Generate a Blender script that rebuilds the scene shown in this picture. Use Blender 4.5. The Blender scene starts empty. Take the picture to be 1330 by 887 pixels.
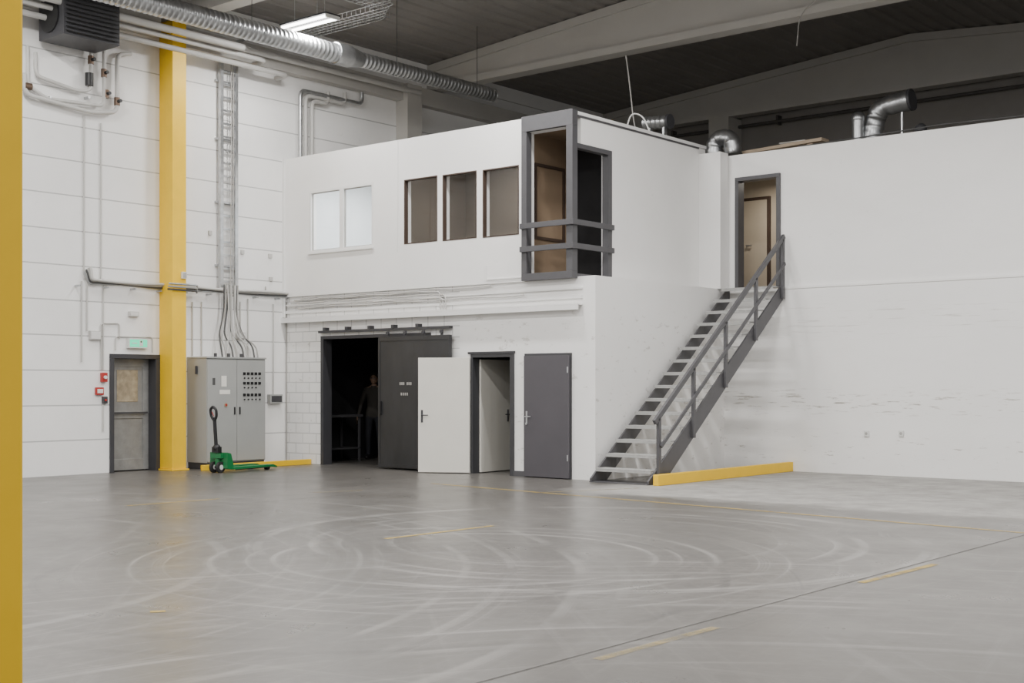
import bpy, math, random
from mathutils import Vector, Matrix
random.seed(7)
# ---------------------------------------------------------------- survey of the photograph
FPX=1670.0; HOR=500.0; EYE=1.55; TH=math.atan(0.83)
SN,CS=math.sin(TH),math.cos(TH)
def ray(px,py):
    t=(px-665)/FPX
    return (-SN+CS*t, CS+SN*t, (HOR-py)/FPX)
def PY(px,py,y):
    d=ray(px,py); k=y/d[1]; return Vector((d[0]*k,y,EYE+d[2]*k))
def PX(px,py,x):
    d=ray(px,py); k=x/d[0]; return Vector((x,d[1]*k,EYE+d[2]*k))
def PZ(px,py,z=0.0):
    d=ray(px,py); k=(z-EYE)/d[2]; return Vector((d[0]*k,d[1]*k,z))
XL=-19.9; YF=16.9; XS=-12.27; XU=-12.66; YR=21.0
def fx(px): return PY(px,500,YF).x
def rx(px): return PY(px,500,YR).x
def ly(px,x=XL): return PX(px,500,x).y
# ---------------------------------------------------------------- materials
def newmat(name):
    m=bpy.data.materials.new(name); m.use_nodes=True
    nt=m.node_tree; b=nt.nodes['Principled BSDF']; return m,nt,b
def N(nt,t,**k):
    n=nt.nodes.new(t)
    for a,v in k.items(): setattr(n,a,v)
    return n
def c4(c,f=1): return (min(c[0]*f,1),min(c[1]*f,1),min(c[2]*f,1),1)
def M(name,col,rough=.6,metal=0.,var=.08,scale=2.,bump=0.,bscale=60.,emit=0.,brick=None,spec=.5,dirt=0.,stretch=(1,1,1),scuff=None):
    m,nt,b=newmat(name); L=nt.links
    tc=N(nt,'ShaderNodeTexCoord'); mp=N(nt,'ShaderNodeMapping'); mp.inputs['Scale'].default_value=stretch
    L.new(tc.outputs['Object'],mp.inputs['Vector'])
    no=N(nt,'ShaderNodeTexNoise'); no.inputs['Scale'].default_value=scale; no.inputs['Detail'].default_value=6
    no.inputs['Roughness'].default_value=.62
    L.new(mp.outputs[0],no.inputs['Vector'])
    r=N(nt,'ShaderNodeValToRGB'); r.color_ramp.elements[0].position=.3; r.color_ramp.elements[1].position=.7
    r.color_ramp.elements[0].color=c4(col,1-var); r.color_ramp.elements[1].color=c4(col,1+var)
    L.new(no.outputs['Fac'],r.inputs['Fac']); out=r.outputs['Color']
    if dirt>0:
        n2=N(nt,'ShaderNodeTexNoise'); n2.inputs['Scale'].default_value=7; n2.inputs['Detail'].default_value=9; n2.inputs['Roughness'].default_value=.75
        L.new(mp.outputs[0],n2.inputs['Vector'])
        r2=N(nt,'ShaderNodeValToRGB'); r2.color_ramp.elements[0].position=.60; r2.color_ramp.elements[1].position=.74
        r2.color_ramp.elements[0].color=(0,0,0,1); r2.color_ramp.elements[1].color=(dirt,dirt,dirt,1)
        L.new(n2.outputs['Fac'],r2.inputs['Fac'])
        mx=N(nt,'ShaderNodeMixRGB'); mx.inputs[2].default_value=c4(col,.55)
        L.new(r2.outputs[0],mx.inputs[0]); L.new(out,mx.inputs[1]); out=mx.outputs[0]
    if scuff:
        for (z0,z1,am,th,st,sc_) in scuff:
            mp2=N(nt,'ShaderNodeMapping'); mp2.inputs['Scale'].default_value=st; L.new(tc.outputs['Object'],mp2.inputs['Vector'])
            n4=N(nt,'ShaderNodeTexNoise'); n4.inputs['Scale'].default_value=sc_; n4.inputs['Detail'].default_value=6; n4.inputs['Roughness'].default_value=.7; L.new(mp2.outputs[0],n4.inputs['Vector'])
            r4=N(nt,'ShaderNodeValToRGB'); r4.color_ramp.elements[0].position=th; r4.color_ramp.elements[1].position=th+.05; L.new(n4.outputs['Fac'],r4.inputs[0])
            s4=N(nt,'ShaderNodeSeparateXYZ'); L.new(tc.outputs['Object'],s4.inputs[0])
            a1=N(nt,'ShaderNodeMapRange'); a1.inputs[1].default_value=z0; a1.inputs[2].default_value=z0+.25; L.new(s4.outputs[2],a1.inputs[0])
            a2=N(nt,'ShaderNodeMapRange'); a2.inputs[1].default_value=z1; a2.inputs[2].default_value=z1-.25; L.new(s4.outputs[2],a2.inputs[0])
            p1=N(nt,'ShaderNodeMath',operation='MULTIPLY'); L.new(a1.outputs[0],p1.inputs[0]); L.new(a2.outputs[0],p1.inputs[1])
            p2=N(nt,'ShaderNodeMath',operation='MULTIPLY'); L.new(p1.outputs[0],p2.inputs[0]); L.new(r4.outputs[0],p2.inputs[1])
            p3=N(nt,'ShaderNodeMath',operation='MULTIPLY'); p3.inputs[1].default_value=am; L.new(p2.outputs[0],p3.inputs[0])
            mx=N(nt,'ShaderNodeMixRGB'); mx.inputs[2].default_value=(.32,.29,.25,1); L.new(p3.outputs[0],mx.inputs[0]); L.new(out,mx.inputs[1]); out=mx.outputs[0]
    if brick:
        axis,bw,bh,mort,dark,off=brick
        sp=N(nt,'ShaderNodeSeparateXYZ'); cb=N(nt,'ShaderNodeCombineXYZ')
        L.new(tc.outputs['Object'],sp.inputs[0]); L.new(sp.outputs[axis],cb.inputs[0]); L.new(sp.outputs[2],cb.inputs[1])
        bt=N(nt,'ShaderNodeTexBrick'); bt.offset=off; bt.squash=1
        bt.inputs['Color1'].default_value=(1,1,1,1); bt.inputs['Color2'].default_value=(.97,.97,.97,1)
        bt.inputs['Mortar'].default_value=(dark,dark,dark,1); bt.inputs['Scale'].default_value=1
        bt.inputs['Mortar Size'].default_value=mort; bt.inputs['Brick Width'].default_value=bw; bt.inputs['Row Height'].default_value=bh
        bt.inputs['Mortar Smooth'].default_value=.3
        L.new(cb.outputs[0],bt.inputs['Vector'])
        mx=N(nt,'ShaderNodeMixRGB',blend_type='MULTIPLY'); mx.inputs[0].default_value=1
        L.new(out,mx.inputs[1]); L.new(bt.outputs['Color'],mx.inputs[2]); out=mx.outputs[0]
    L.new(out,b.inputs['Base Color'])
    b.inputs['Roughness'].default_value=rough; b.inputs['Metallic'].default_value=metal
    b.inputs['Specular IOR Level'].default_value=spec
    if bump>0:
        n3=N(nt,'ShaderNodeTexNoise'); n3.inputs['Scale'].default_value=bscale; n3.inputs['Detail'].default_value=4
        L.new(tc.outputs['Object'],n3.inputs['Vector'])
        bp=N(nt,'ShaderNodeBump'); bp.inputs['Strength'].default_value=bump; bp.inputs['Distance'].default_value=.02
        L.new(n3.outputs['Fac'],bp.inputs['Height']); L.new(bp.outputs[0],b.inputs['Normal'])
    if emit>0:
        b.inputs['Emission Color'].default_value=c4(col); b.inputs['Emission Strength'].default_value=emit
    return m
W=(.865,.858,.845)
m_white=M('white_paint',W,.7,var=.03,scale=.8,bump=.08,dirt=.18,scuff=((-.2,2.9,.4,.60,(1,1,2),4),))
m_rwall=M('white_scuffed_wall',W,.7,var=.035,scale=.7,bump=.10,dirt=.22,stretch=(.6,.6,1.3),scuff=((.95,1.55,.9,.575,(.7,1,9),3.2),(.1,.8,.7,.60,(1,1,5),3.),(2.3,3.05,.5,.58,(.4,1,14),2.0)))
m_panel=M('white_concrete_panels',W,.75,var=.04,scale=.9,bump=.12,dirt=.22,brick=(1,80.0,.6,.012,.54,0.0))
m_block=M('white_blockwork',W,.75,var=.04,scale=1.2,bump=.15,dirt=.2,brick=(0,.4,.2,.011,.64,.5),scuff=((-.2,2.6,.4,.60,(1,1,2),4),))
m_trimw=M('white_steel',(.80,.795,.785),.45,var=.04)
m_beam=M('white_concrete_beam',(.50,.485,.455),.8,var=.05,scale=.7,bump=.05)
m_ceil=M('dark_roof_sheet',(.25,.235,.22),.7,var=.12,scale=.5)
m_farw=M('far_wall_grey',(.27,.255,.24),.85,var=.1,scale=.5)
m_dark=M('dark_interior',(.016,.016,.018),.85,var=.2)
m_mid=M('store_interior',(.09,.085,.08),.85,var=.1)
m_beige=M('beige_interior',(.46,.40,.32),.8,var=.06)
m_obrown=M('brown_office_wall',(.26,.22,.18),.8,var=.06)
m_officew=M('office_wall_pale',(.78,.80,.81),.8,var=.04)
m_bbrown=M('brown_board',(.24,.17,.11),.7,var=.08)
m_brown=M('brown_trim',(.055,.034,.024),.6,var=.1)
m_black=M('black_steel',(.015,.015,.016),.45,var=.2)
m_grey=M('grey_painted_steel',(.076,.075,.081),.45,var=.08,scale=5)
m_dgrey=M('dark_grey_frame',(.044,.044,.049),.5,var=.1)
m_slide=M('charcoal_sliding_door',(.030,.030,.032),.38,var=.25,scale=2.5,dirt=.9,stretch=(1,1,.4))
m_gdoor=M('grey_door_paint',(.077,.072,.082),.5,var=.06)
m_wdoor=M('white_door_paint',(.70,.68,.62),.5,var=.03)
m_yel=M('yellow_paint',(.87,.54,.006),.5,var=.05,scale=3,dirt=.12)
m_galv=M('galvanised_steel',(.50,.51,.52),.34,metal=.85,var=.18,scale=9)
m_duct=M('spiral_duct_steel',(.42,.43,.44),.33,metal=.9,var=.22,scale=5)
m_tread=M('tread_grating',(.40,.40,.39),.6,metal=.2,var=.1,scale=12)
m_alu=M('worn_aluminium',(.28,.28,.275),.45,metal=.3,var=.15,scale=6,dirt=.4)
m_pipe=M('pipe_paint',(.52,.51,.49),.5,var=.06)
m_cab=M('cabinet_grey',(.36,.365,.355),.5,var=.04)
m_cable=M('dark_cable',(.07,.07,.07),.6,var=.2)
m_cablel=M('light_cable',(.38,.37,.35),.6,var=.1)
m_green=M('green_paint',(.012,.17,.05),.4,var=.1)
m_red=M('red_plastic',(.40,.03,.025),.4,var=.05)
m_plast=M('white_plastic',(.7,.7,.68),.4,var=.02)
m_exit=M('exit_sign_green',(.05,.70,.40),.4,var=.02,emit=.9)
m_amber=M('wired_door_glass',(.36,.30,.21),.2,var=.3,scale=9)  # warm reflection in the door pane is put into its colour
m_rub=M('black_rubber',(.02,.02,.02),.7,var=.1)
m_tube=M('fluorescent_tube',(1,.98,.94),.4,var=.0,emit=12)
m_winlit=M('daylit_pane',(.80,.92,1.0),.4,var=.0,emit=3)
m_wood=M('timber',(.42,.33,.24),.7,var=.15,scale=4,stretch=(1,6,6))
m_paper=M('paper_label',(.8,.78,.72),.6,var=.05)
m_brass=M('brass_valve',(.16,.11,.08),.45,metal=.6,var=.1)
m_joint=M('joint_sealant',(.075,.07,.065),.7,var=.2)
def glassmat():
    m,nt,b=newmat('window_glass'); nt.nodes.remove(b); L=nt.links
    o=nt.nodes['Material Output']; t=N(nt,'ShaderNodeBsdfTransparent'); g=N(nt,'ShaderNodeBsdfGlossy'); g.inputs['Roughness'].default_value=.03
    t.inputs[0].default_value=(.94,.95,.95,1)
    mx=N(nt,'ShaderNodeMixShader'); mx.inputs[0].default_value=.06
    L.new(t.outputs[0],mx.inputs[1]); L.new(g.outputs[0],mx.inputs[2]); L.new(mx.outputs[0],o.inputs[0]); return m
m_glass=glassmat()
def wornpaint(name,col,thr=.5,mx_=.8):
    m,nt,b=newmat(name); L=nt.links; o=nt.nodes['Material Output']
    b.inputs['Base Color'].default_value=c4(col); b.inputs['Roughness'].default_value=.45
    tc=N(nt,'ShaderNodeTexCoord'); no=N(nt,'ShaderNodeTexNoise'); no.inputs['Scale'].default_value=3.5; no.inputs['Detail'].default_value=10; no.inputs['Roughness'].default_value=.8
    L.new(tc.outputs['Object'],no.inputs['Vector'])
    r=N(nt,'ShaderNodeValToRGB'); r.color_ramp.elements[0].position=thr-.08; r.color_ramp.elements[1].position=thr+.12
    r.color_ramp.elements[1].color=(mx_,mx_,mx_,1)
    L.new(no.outputs['Fac'],r.inputs[0]); t=N(nt,'ShaderNodeBsdfTransparent'); mx=N(nt,'ShaderNodeMixShader')
    L.new(r.outputs[0],mx.inputs[0]); L.new(t.outputs[0],mx.inputs[1]); L.new(b.outputs[0],mx.inputs[2]); L.new(mx.outputs[0],o.inputs[0]); return m
m_line=wornpaint('worn_yellow_line',(.44,.31,.07),.41,.8)
m_linef=wornpaint('faded_yellow_line',(.36,.28,.12),.45,.65)
def floormat():
    m,nt,b=newmat('polished_concrete'); L=nt.links
    tc=N(nt,'ShaderNodeTexCoord'); P=tc.outputs['Object']
    def noise(sc,det=6,ro=.6,stretch=None,rot=0,src=None):
        n=N(nt,'ShaderNodeTexNoise'); n.inputs['Scale'].default_value=sc; n.inputs['Detail'].default_value=det; n.inputs['Roughness'].default_value=ro
        if stretch:
            mp=N(nt,'ShaderNodeMapping'); mp.inputs['Scale'].default_value=stretch
            mr=N(nt,'ShaderNodeVectorRotate',rotation_type='Z_AXIS'); mr.inputs['Angle'].default_value=rot; L.new(P,mr.inputs[0])
            L.new(mr.outputs[0],mp.inputs[0]); L.new(mp.outputs[0],n.inputs[0])
        else: L.new(P,n.inputs[0])
        return n.outputs['Fac']
    def ramp(f,p0,c0,p1,c1):
        r=N(nt,'ShaderNodeValToRGB'); r.color_ramp.elements[0].position=p0; r.color_ramp.elements[1].position=p1
        r.color_ramp.elements[0].color=c0; r.color_ramp.elements[1].color=c1; L.new(f,r.inputs[0]); return r.outputs[0]
    def g(v): return (v,v,v,1)
    base=ramp(noise(.3,7,.55),.32,(.096,.090,.083,1),.70,(.132,.124,.115,1))
    fine=ramp(noise(9,9,.75),.35,g(.88),.7,g(1.10))
    mul=N(nt,'ShaderNodeMixRGB',blend_type='MULTIPLY'); mul.inputs[0].default_value=1; L.new(base,mul.inputs[1]); L.new(fine,mul.inputs[2]); col=mul.outputs[0]
    for st,rot,am in(((.12,4,1),.75,.30),((.12,5,1),-.25,.28),((.1,6,1),1.35,.24)):
        s=ramp(noise(1.6,5,.6,st,rot),.58,g(0),.70,g(am))
        mx=N(nt,'ShaderNodeMixRGB'); mx.inputs[2].default_value=(.21,.20,.19,1); L.new(s,mx.inputs[0]); L.new(col,mx.inputs[1]); col=mx.outputs[0]
    k=0
    for (cx,cy,r0,r1,sd,am) in CIRC:
        k+=1
        ds=N(nt,'ShaderNodeVectorMath',operation='DISTANCE'); ds.inputs[1].default_value=(cx,cy,0); L.new(P,ds.inputs[0])
        wv=N(nt,'ShaderNodeMath',operation='MULTIPLY_ADD'); wv.inputs[1].default_value=.35; L.new(noise(.25,1,.5),wv.inputs[0]); L.new(ds.outputs['Value'],wv.inputs[2])
        n1=N(nt,'ShaderNodeTexNoise'); n1.noise_dimensions='1D'; n1.inputs['Scale'].default_value=5; n1.inputs['Detail'].default_value=4; n1.inputs['Roughness'].default_value=.65
        ad=N(nt,'ShaderNodeMath',operation='ADD'); ad.inputs[1].default_value=sd; L.new(wv.outputs[0],ad.inputs[0]); L.new(ad.outputs[0],n1.inputs['W'])
        line=ramp(n1.outputs['Fac'],.54,g(0),.68,g(1))
        mr=N(nt,'ShaderNodeMapRange'); mr.interpolation_type='SMOOTHSTEP'; mr.inputs[1].default_value=r0; mr.inputs[2].default_value=r0+.4; L.new(ds.outputs['Value'],mr.inputs[0])
        mr2=N(nt,'ShaderNodeMapRange'); mr2.interpolation_type='SMOOTHSTEP'; mr2.inputs[1].default_value=r1; mr2.inputs[2].default_value=r1-.5; L.new(ds.outputs['Value'],mr2.inputs[0])
        a=N(nt,'ShaderNodeMath',operation='MULTIPLY'); L.new(mr.outputs[0],a.inputs[0]); L.new(mr2.outputs[0],a.inputs[1])
        b2=N(nt,'ShaderNodeMath',operation='MULTIPLY'); L.new(a.outputs[0],b2.inputs[0]); L.new(line,b2.inputs[1])
        c=N(nt,'ShaderNodeMath',operation='MULTIPLY'); L.new(b2.outputs[0],c.inputs[0]); L.new(ramp(noise(.5+.13*k,3,.5),.38,g(0),.6,g(am)),c.inputs[1])
        mx=N(nt,'ShaderNodeMixRGB'); mx.inputs[2].default_value=(.26,.25,.238,1) if k!=3 else (.055,.052,.048,1); L.new(c.outputs[0],mx.inputs[0]); L.new(col,mx.inputs[1]); col=mx.outputs[0]
    sp=N(nt,'ShaderNodeSeparateXYZ'); L.new(P,sp.inputs[0])
    def step(sock,a,bb):
        mr=N(nt,'ShaderNodeMapRange'); mr.inputs[1].default_value=a; mr.inputs[2].default_value=bb; L.new(sock,mr.inputs[0]); return mr.outputs[0]
    wob=N(nt,'ShaderNodeMath',operation='ADD'); 
    sc=N(nt,'ShaderNodeMath',operation='MULTIPLY'); sc.inputs[1].default_value=1.2; L.new(noise(1.5,6,.7),sc.inputs[0]); L.new(sc.outputs[0],wob.inputs[0]); L.new(sp.outputs[1],wob.inputs[1])
    a=step(wob.outputs[0],15.4,15.9); bq=step(sp.outputs[0],-11.8,-11.2)
    mm=N(nt,'ShaderNodeMath',operation='MULTIPLY'); L.new(a,mm.inputs[0]); L.new(bq,mm.inputs[1])
    m3=N(nt,'ShaderNodeMath',operation='MULTIPLY'); L.new(mm.outputs[0],m3.inputs[0]); L.new(ramp(noise(2.2,7,.7),.35,g(.45),.65,g(.9)),m3.inputs[1])
    mx=N(nt,'ShaderNodeMixRGB'); mx.inputs[2].default_value=(.40,.39,.37,1); L.new(m3.outputs[0],mx.inputs[0]); L.new(col,mx.inputs[1]); col=mx.outputs[0]
    L.new(col,b.inputs['Base Color'])
    rr=ramp(noise(1.0,6,.6),.3,g(.26),.7,g(.38))
    mr=N(nt,'ShaderNodeMixRGB'); mr.inputs[2].default_value=g(.7); L.new(mm.outputs[0],mr.inputs[0]); L.new(rr,mr.inputs[1])
    L.new(mr.outputs[0],b.inputs['Roughness']); b.inputs['Specular IOR Level'].default_value=.45
    bp=N(nt,'ShaderNodeBump'); bp.inputs['Strength'].default_value=.03; bp.inputs['Distance'].default_value=.01; L.new(noise(25,5,.6),bp.inputs['Height']); L.new(bp.outputs[0],b.inputs['Normal'])
    return m
_c=PZ(600,722); _c2=PZ(760,700); _c3=PZ(420,740)
CIRC=[(_c.x,_c.y,.9,3.8,3.,.75),(_c2.x,_c2.y,1.6,4.4,11.,.75),(_c3.x,_c3.y,1.2,4.5,21.,.5),(-1.,3.,4.,9.5,31.,.55),(-12.5,3.5,4,8.5,44.,.5),(-4,13.5,1.2,3.2,57.,.5)]
m_floor=floormat()
# ---------------------------------------------------------------- mesh builder
import bmesh
def roundpath(pts,r,n=5):
    pts=[Vector(p) for p in pts]
    if r<=0 or len(pts)<3: return pts
    out=[pts[0]]
    for i in range(1,len(pts)-1):
        a,b,c=pts[i-1],pts[i],pts[i+1]; d1=(a-b); d2=(c-b); rr=min(r,d1.length*.49,d2.length*.49)
        p=b+d1.normalized()*rr; q=b+d2.normalized()*rr
        for k in range(n+1):
            t=k/n; out.append((1-t)**2*p+2*t*(1-t)*b+t*t*q)
    out.append(pts[-1]); return out
class B:
    def __init__(s,name): s.name=name; s.v=[]; s.f=[]; s.m=[]; s.sm=[]; s.mats=[]; s.X=None
    def mi(s,m):
        if m not in s.mats: s.mats.append(m)
        return s.mats.index(m)
    def add(s,vs,fs,m,smooth=False):
        o=len(s.v); k=s.mi(m)
        for v in vs:
            v=Vector(v); s.v.append(s.X@v if s.X else v)
        for f in fs: s.f.append([o+i for i in f]); s.m.append(k); s.sm.append(smooth)
        return s
    def box(s,x0,x1,y0,y1,z0,z1,m):
        x0,x1=sorted((x0,x1)); y0,y1=sorted((y0,y1)); z0,z1=sorted((z0,z1))
        return s.add([(x0,y0,z0),(x1,y0,z0),(x1,y1,z0),(x0,y1,z0),(x0,y0,z1),(x1,y0,z1),(x1,y1,z1),(x0,y1,z1)],
          [(0,3,2,1),(4,5,6,7),(0,1,5,4),(1,2,6,5),(2,3,7,6),(3,0,4,7)],m)
    def bar(s,p,q,w,h,m,up=(0,0,1)):
        p,q=Vector(p),Vector(q); d=(q-p).normalized(); u=Vector(up)
        sd=d.cross(u)
        if sd.length<1e-4: sd=d.cross(Vector((1,0,0)))
        sd.normalize(); u=sd.cross(d).normalized()
        a=sd*w/2; b=u*h/2
        return s.add([p-a-b,p+a-b,p+a+b,p-a+b,q-a-b,q+a-b,q+a+b,q-a+b],[(0,3,2,1),(4,5,6,7),(0,1,5,4),(1,2,6,5),(2,3,7,6),(3,0,4,7)],m)
    def extr(s,poly,axis,a,b,m):
        n=len(poly)
        def mk(t,p): return (t,p[0],p[1]) if axis=='x' else ((p[0],t,p[1]) if axis=='y' else (p[0],p[1],t))
        vs=[mk(a,p) for p in poly]+[mk(b,p) for p in poly]
        fs=[tuple(range(n)),tuple(range(2*n-1,n-1,-1))]+[(i,i+n,(i+1)%n+n,(i+1)%n) for i in range(n)]
        return s.add(vs,fs,m)
    def tube(s,pts,r,m,n=10,rnd=0.,cap=True,rad=None):
        pts=roundpath(pts,rnd); k=len(pts); vs=[]; fs=[]
        t0=(pts[1]-pts[0]).normalized(); nrm=t0.cross(Vector((0,0,1)))
        if nrm.length<1e-3: nrm=t0.cross(Vector((1,0,0)))
        nrm.normalize()
        for i,p in enumerate(pts):
            t=(pts[min(i+1,k-1)]-pts[max(i-1,0)])
            if t.length<1e-9: t=t0
            t=t.normalized(); nrm=(nrm-t*nrm.dot(t)).normalized(); bn=t.cross(nrm)
            R=rad[i] if rad else r
            for j in range(n):
                a=2*math.pi*j/n; vs.append(p+nrm*math.cos(a)*R+bn*math.sin(a)*R)
        for i in range(k-1):
            for j in range(n): fs.append((i*n+j,i*n+(j+1)%n,(i+1)*n+(j+1)%n,(i+1)*n+j))
        s.add(vs,fs,m,True)
        if cap:
            s.add(vs[:n],[tuple(range(n-1,-1,-1))],m); s.add(vs[-n:],[tuple(range(n))],m)
        return s
    def cyl(s,p,q,r,m,n=16): return s.tube([p,q],r,m,n)
    def spiral(s,p,q,r,m,n=24,pitch=.09,amp=.012):
        p,q=Vector(p),Vector(q); L=(q-p).length; k=max(1,int(L/pitch)); pts=[];rad=[]
        for i in range(k):
            for f,a in((0,amp),(.22,amp),(.34,0),(.88,0)): pts.append(p+(q-p)*(i+f)/k); rad.append(r+a)
        pts.append(q); rad.append(r+amp)
        return s.tube(pts,r,m,n,rad=rad)
    def sph(s,c,r,m,sx=1,sy=1,sz=1,n=14,k=10):
        vs=[];fs=[]; c=Vector(c)
        for i in range(k+1):
            a=math.pi*i/k
            for j in range(n):
                b=2*math.pi*j/n; vs.append(c+Vector((r*sx*math.sin(a)*math.cos(b),r*sy*math.sin(a)*math.sin(b),r*sz*math.cos(a))))
        for i in range(k):
            for j in range(n): fs.append((i*n+j,(i+1)*n+j,(i+1)*n+(j+1)%n,i*n+(j+1)%n))
        return s.add(vs,fs,m,True)
    def done(s,bevel=0.,parent=None):
        me=bpy.data.meshes.new(s.name); me.from_pydata([tuple(v) for v in s.v],[],s.f)
        for m in s.mats: me.materials.append(m)
        me.polygons.foreach_set('material_index',s.m); me.polygons.foreach_set('use_smooth',s.sm); me.update()
        bm=bmesh.new(); bm.from_mesh(me); bmesh.ops.recalc_face_normals(bm,faces=bm.faces); bm.to_mesh(me); bm.free()
        o=bpy.data.objects.new(s.name,me); bpy.context.scene.collection.objects.link(o)
        if bevel>0:
            md=o.modifiers.new('bevel','BEVEL'); md.width=bevel; md.segments=2; md.limit_method='ANGLE'; md.angle_limit=math.radians(50)
        if parent: o.parent=parent
        return o
def wall(name,axis,p0,p1,u0,u1,z0,z1,holes,mat):
    us=sorted(set([u0,u1]+[min(max(h[i],u0),u1) for h in holes for i in(0,1)])); zs=sorted(set([z0,z1]+[min(max(h[i],z0),z1) for h in holes for i in(2,3)]))
    def solid(i,j):
        if i<0 or j<0 or i>=len(us)-1 or j>=len(zs)-1: return False
        u=(us[i]+us[i+1])/2; z=(zs[j]+zs[j+1])/2
        return not any(h[0]<u<h[1] and h[2]<z<h[3] for h in holes)
    b=B(name)
    def V(p,u,z): return (u,p,z) if axis=='y' else (p,u,z)
    for i in range(len(us)-1):
        for j in range(len(zs)-1):
            if not solid(i,j): continue
            a,c,d,e=us[i],us[i+1],zs[j],zs[j+1]; vs=[V(p0,a,d),V(p0,c,d),V(p0,c,e),V(p0,a,e),V(p1,a,d),V(p1,c,d),V(p1,c,e),V(p1,a,e)]
            fs=[(0,1,2,3),(7,6,5,4)]
            if not solid(i-1,j): fs.append((0,3,7,4))
            if not solid(i+1,j): fs.append((1,5,6,2))
            if not solid(i,j-1): fs.append((0,4,5,1))
            if not solid(i,j+1): fs.append((3,2,6,7))
            b.add(vs,fs,mat)
    me=b.done()
    bm=bmesh.new(); bm.from_mesh(me.data); bmesh.ops.remove_doubles(bm,verts=bm.verts,dist=1e-5); bmesh.ops.recalc_face_normals(bm,faces=bm.faces); bm.to_mesh(me.data); bm.free()
    return me
# ---------------------------------------------------------------- room shell
def roof(x): return 9.4-.08*abs(x+11.5) if x<-3 else 9.4-.08*abs(x-5.5)
B('floor').box(-20.3,14,-8,28.5,-.2,0,m_floor).done()
dy0,dy1=ly(144),ly(205)
wall('wall_left','x',XL,XL-.4,-8,28.5,0,8.75,[(dy0+.02,dy1-.02,-1,2.07)],m_panel)
wall('wall_far','y',28.3,28.5,XL,14,0,9.5,[],m_farw)
xo0,xo1=fx(420),fx(560)
xd0,xd1=fx(612),fx(666)
xg0,xg1=fx(683),fx(743)
xbr=fx(597)
wall('wall_front_blockwork','y',YF,YF+.2,XL,xbr,0,3.3,[(xo0,xo1,-1,2.48)],m_block)
wall('wall_front_plaster','y',YF,YF+.2,xbr,XS,0,3.33,[(xd0,xd1,-1,2.09),(xg0+.04,xg1-.04,-1,2.03)],m_white)
wall('wall_stair_side','x',XS,XS-.2,YF+.2,YR,0,3.33,[],m_white)
w1=(fx(405),fx(488),4.13,5.34); w2=(fx(528),fx(571),4.12,5.30); w3=(fx(578),fx(622),4.11,5.29); w4=(fx(630),fx(677),4.10,5.28)
bx0=fx(688); ZT=6.05
wall('wall_front_upper','y',YF-.06,YF+.12,XL,XU-.12,3.3,ZT-.0,[w1,w2,w3,w4,(bx0,XU+.1,3.2,5.80)],m_white)
wall('wall_side_upper','x',XU,XU-.15,YF+.13,YR-.05,3.33,5.98,[(YF,17.82,3.34,5.48)],m_white)
b=B('wall_pilaster'); b.box(XU+.002,-12.2,20.72,YR-.002,3.33,5.86,m_white).done()
ux0,ux1=rx(955),rx(1013)
wall('wall_back_lower','y',YR,YR+.2,XS-.2,12,0,3.3,[],m_rwall)
wall('wall_back_upper','y',YR+.03,YR+.2,XU-.15,12,3.3,5.82,[(ux0,ux1,3.2,5.39)],m_rwall)
b=B('trim_1'); b.box(ux1+.02,12,YR-.015,YR+.03,3.28,3.32,m_white).done()
B('mezzanine_floor_slab').box(XL,XS-.2,YF+.2,YR,3.12,3.3,m_mid).box(XU-.15,XS-.201,YF+.21,YR-.01,3.301,3.328,m_white).done()
B('block_roof').box(XL,XU-.15,YF+.12,YR+.1,5.9,6.02,m_beam).done()
B('annex_roof').box(XL,12,YR+.2,28.3,5.66,5.8,m_beam).done()
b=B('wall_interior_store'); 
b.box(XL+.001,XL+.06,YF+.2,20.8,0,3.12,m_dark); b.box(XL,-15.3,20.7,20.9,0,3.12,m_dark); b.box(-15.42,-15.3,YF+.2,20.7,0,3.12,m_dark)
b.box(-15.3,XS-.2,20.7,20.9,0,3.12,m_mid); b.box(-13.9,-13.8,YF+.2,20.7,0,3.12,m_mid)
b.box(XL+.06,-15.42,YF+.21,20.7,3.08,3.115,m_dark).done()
xp=fx(508); xq=fx(682)-.03
b=B('wall_interior_office'); b.box(xp-.06,xp+.06,YF+.12,20.9,3.3,5.9,m_officew); b.box(XL,xp-.06,19.6,19.7,3.3,5.9,m_officew); b.box(XL+.001,XL+.03,YF+.12,19.6,3.3,5.9,m_officew)
b.box(xp+.061,xq-.07,18.9,19.0,3.3,5.9,m_obrown); b.box(xp+.061,xp+.07,YF+.12,18.9,3.3,5.9,m_obrown)
b.box(xq-.07,xq,YF+.12,18.9,3.3,5.9,m_bbrown); b.box(xq,XU-.16,18.3,18.4,3.3,5.9,m_dark).box(xq,XU-.16,YF+.13,18.3,5.85,5.9,m_bbrown).done()  # near-black panel stands in for the shade behind the bay's side opening
b=B('trim_2')
p0=PX(694,215,xq+.01); p1=PX(733,312,xq+.01)
for (a,c,d,e) in((p0.y,p0.y+.05,p1.z,p0.z),(p1.y-.05,p1.y,p1.z,p0.z),(p0.y,p1.y,p0.z,p0.z+.05),(p0.y,p1.y,p1.z-.05,p1.z)): b.box(xq+.001,xq+.03,a,c,d,e,m_brown)
b.done()
b=B('wall_corridor'); b.box(-14.4,-10,23,23.1,3.3,5.66,m_beige); b.box(-14.5,-14.4,YR+.2,23.1,3.3,5.66,m_beige); b.box(-10,-9.9,YR+.2,23.1,3.3,5.66,m_beige); b.box(-14.4,-10,YR+.2,23,3.22,3.3,m_mid).done()
a0=PY(966,262,22.97); a1=PY(997,372,22.97)
b=B('door_4'); b.box(a0.x,a1.x,22.95,22.99,3.3,a0.z,m_beige)
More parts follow.
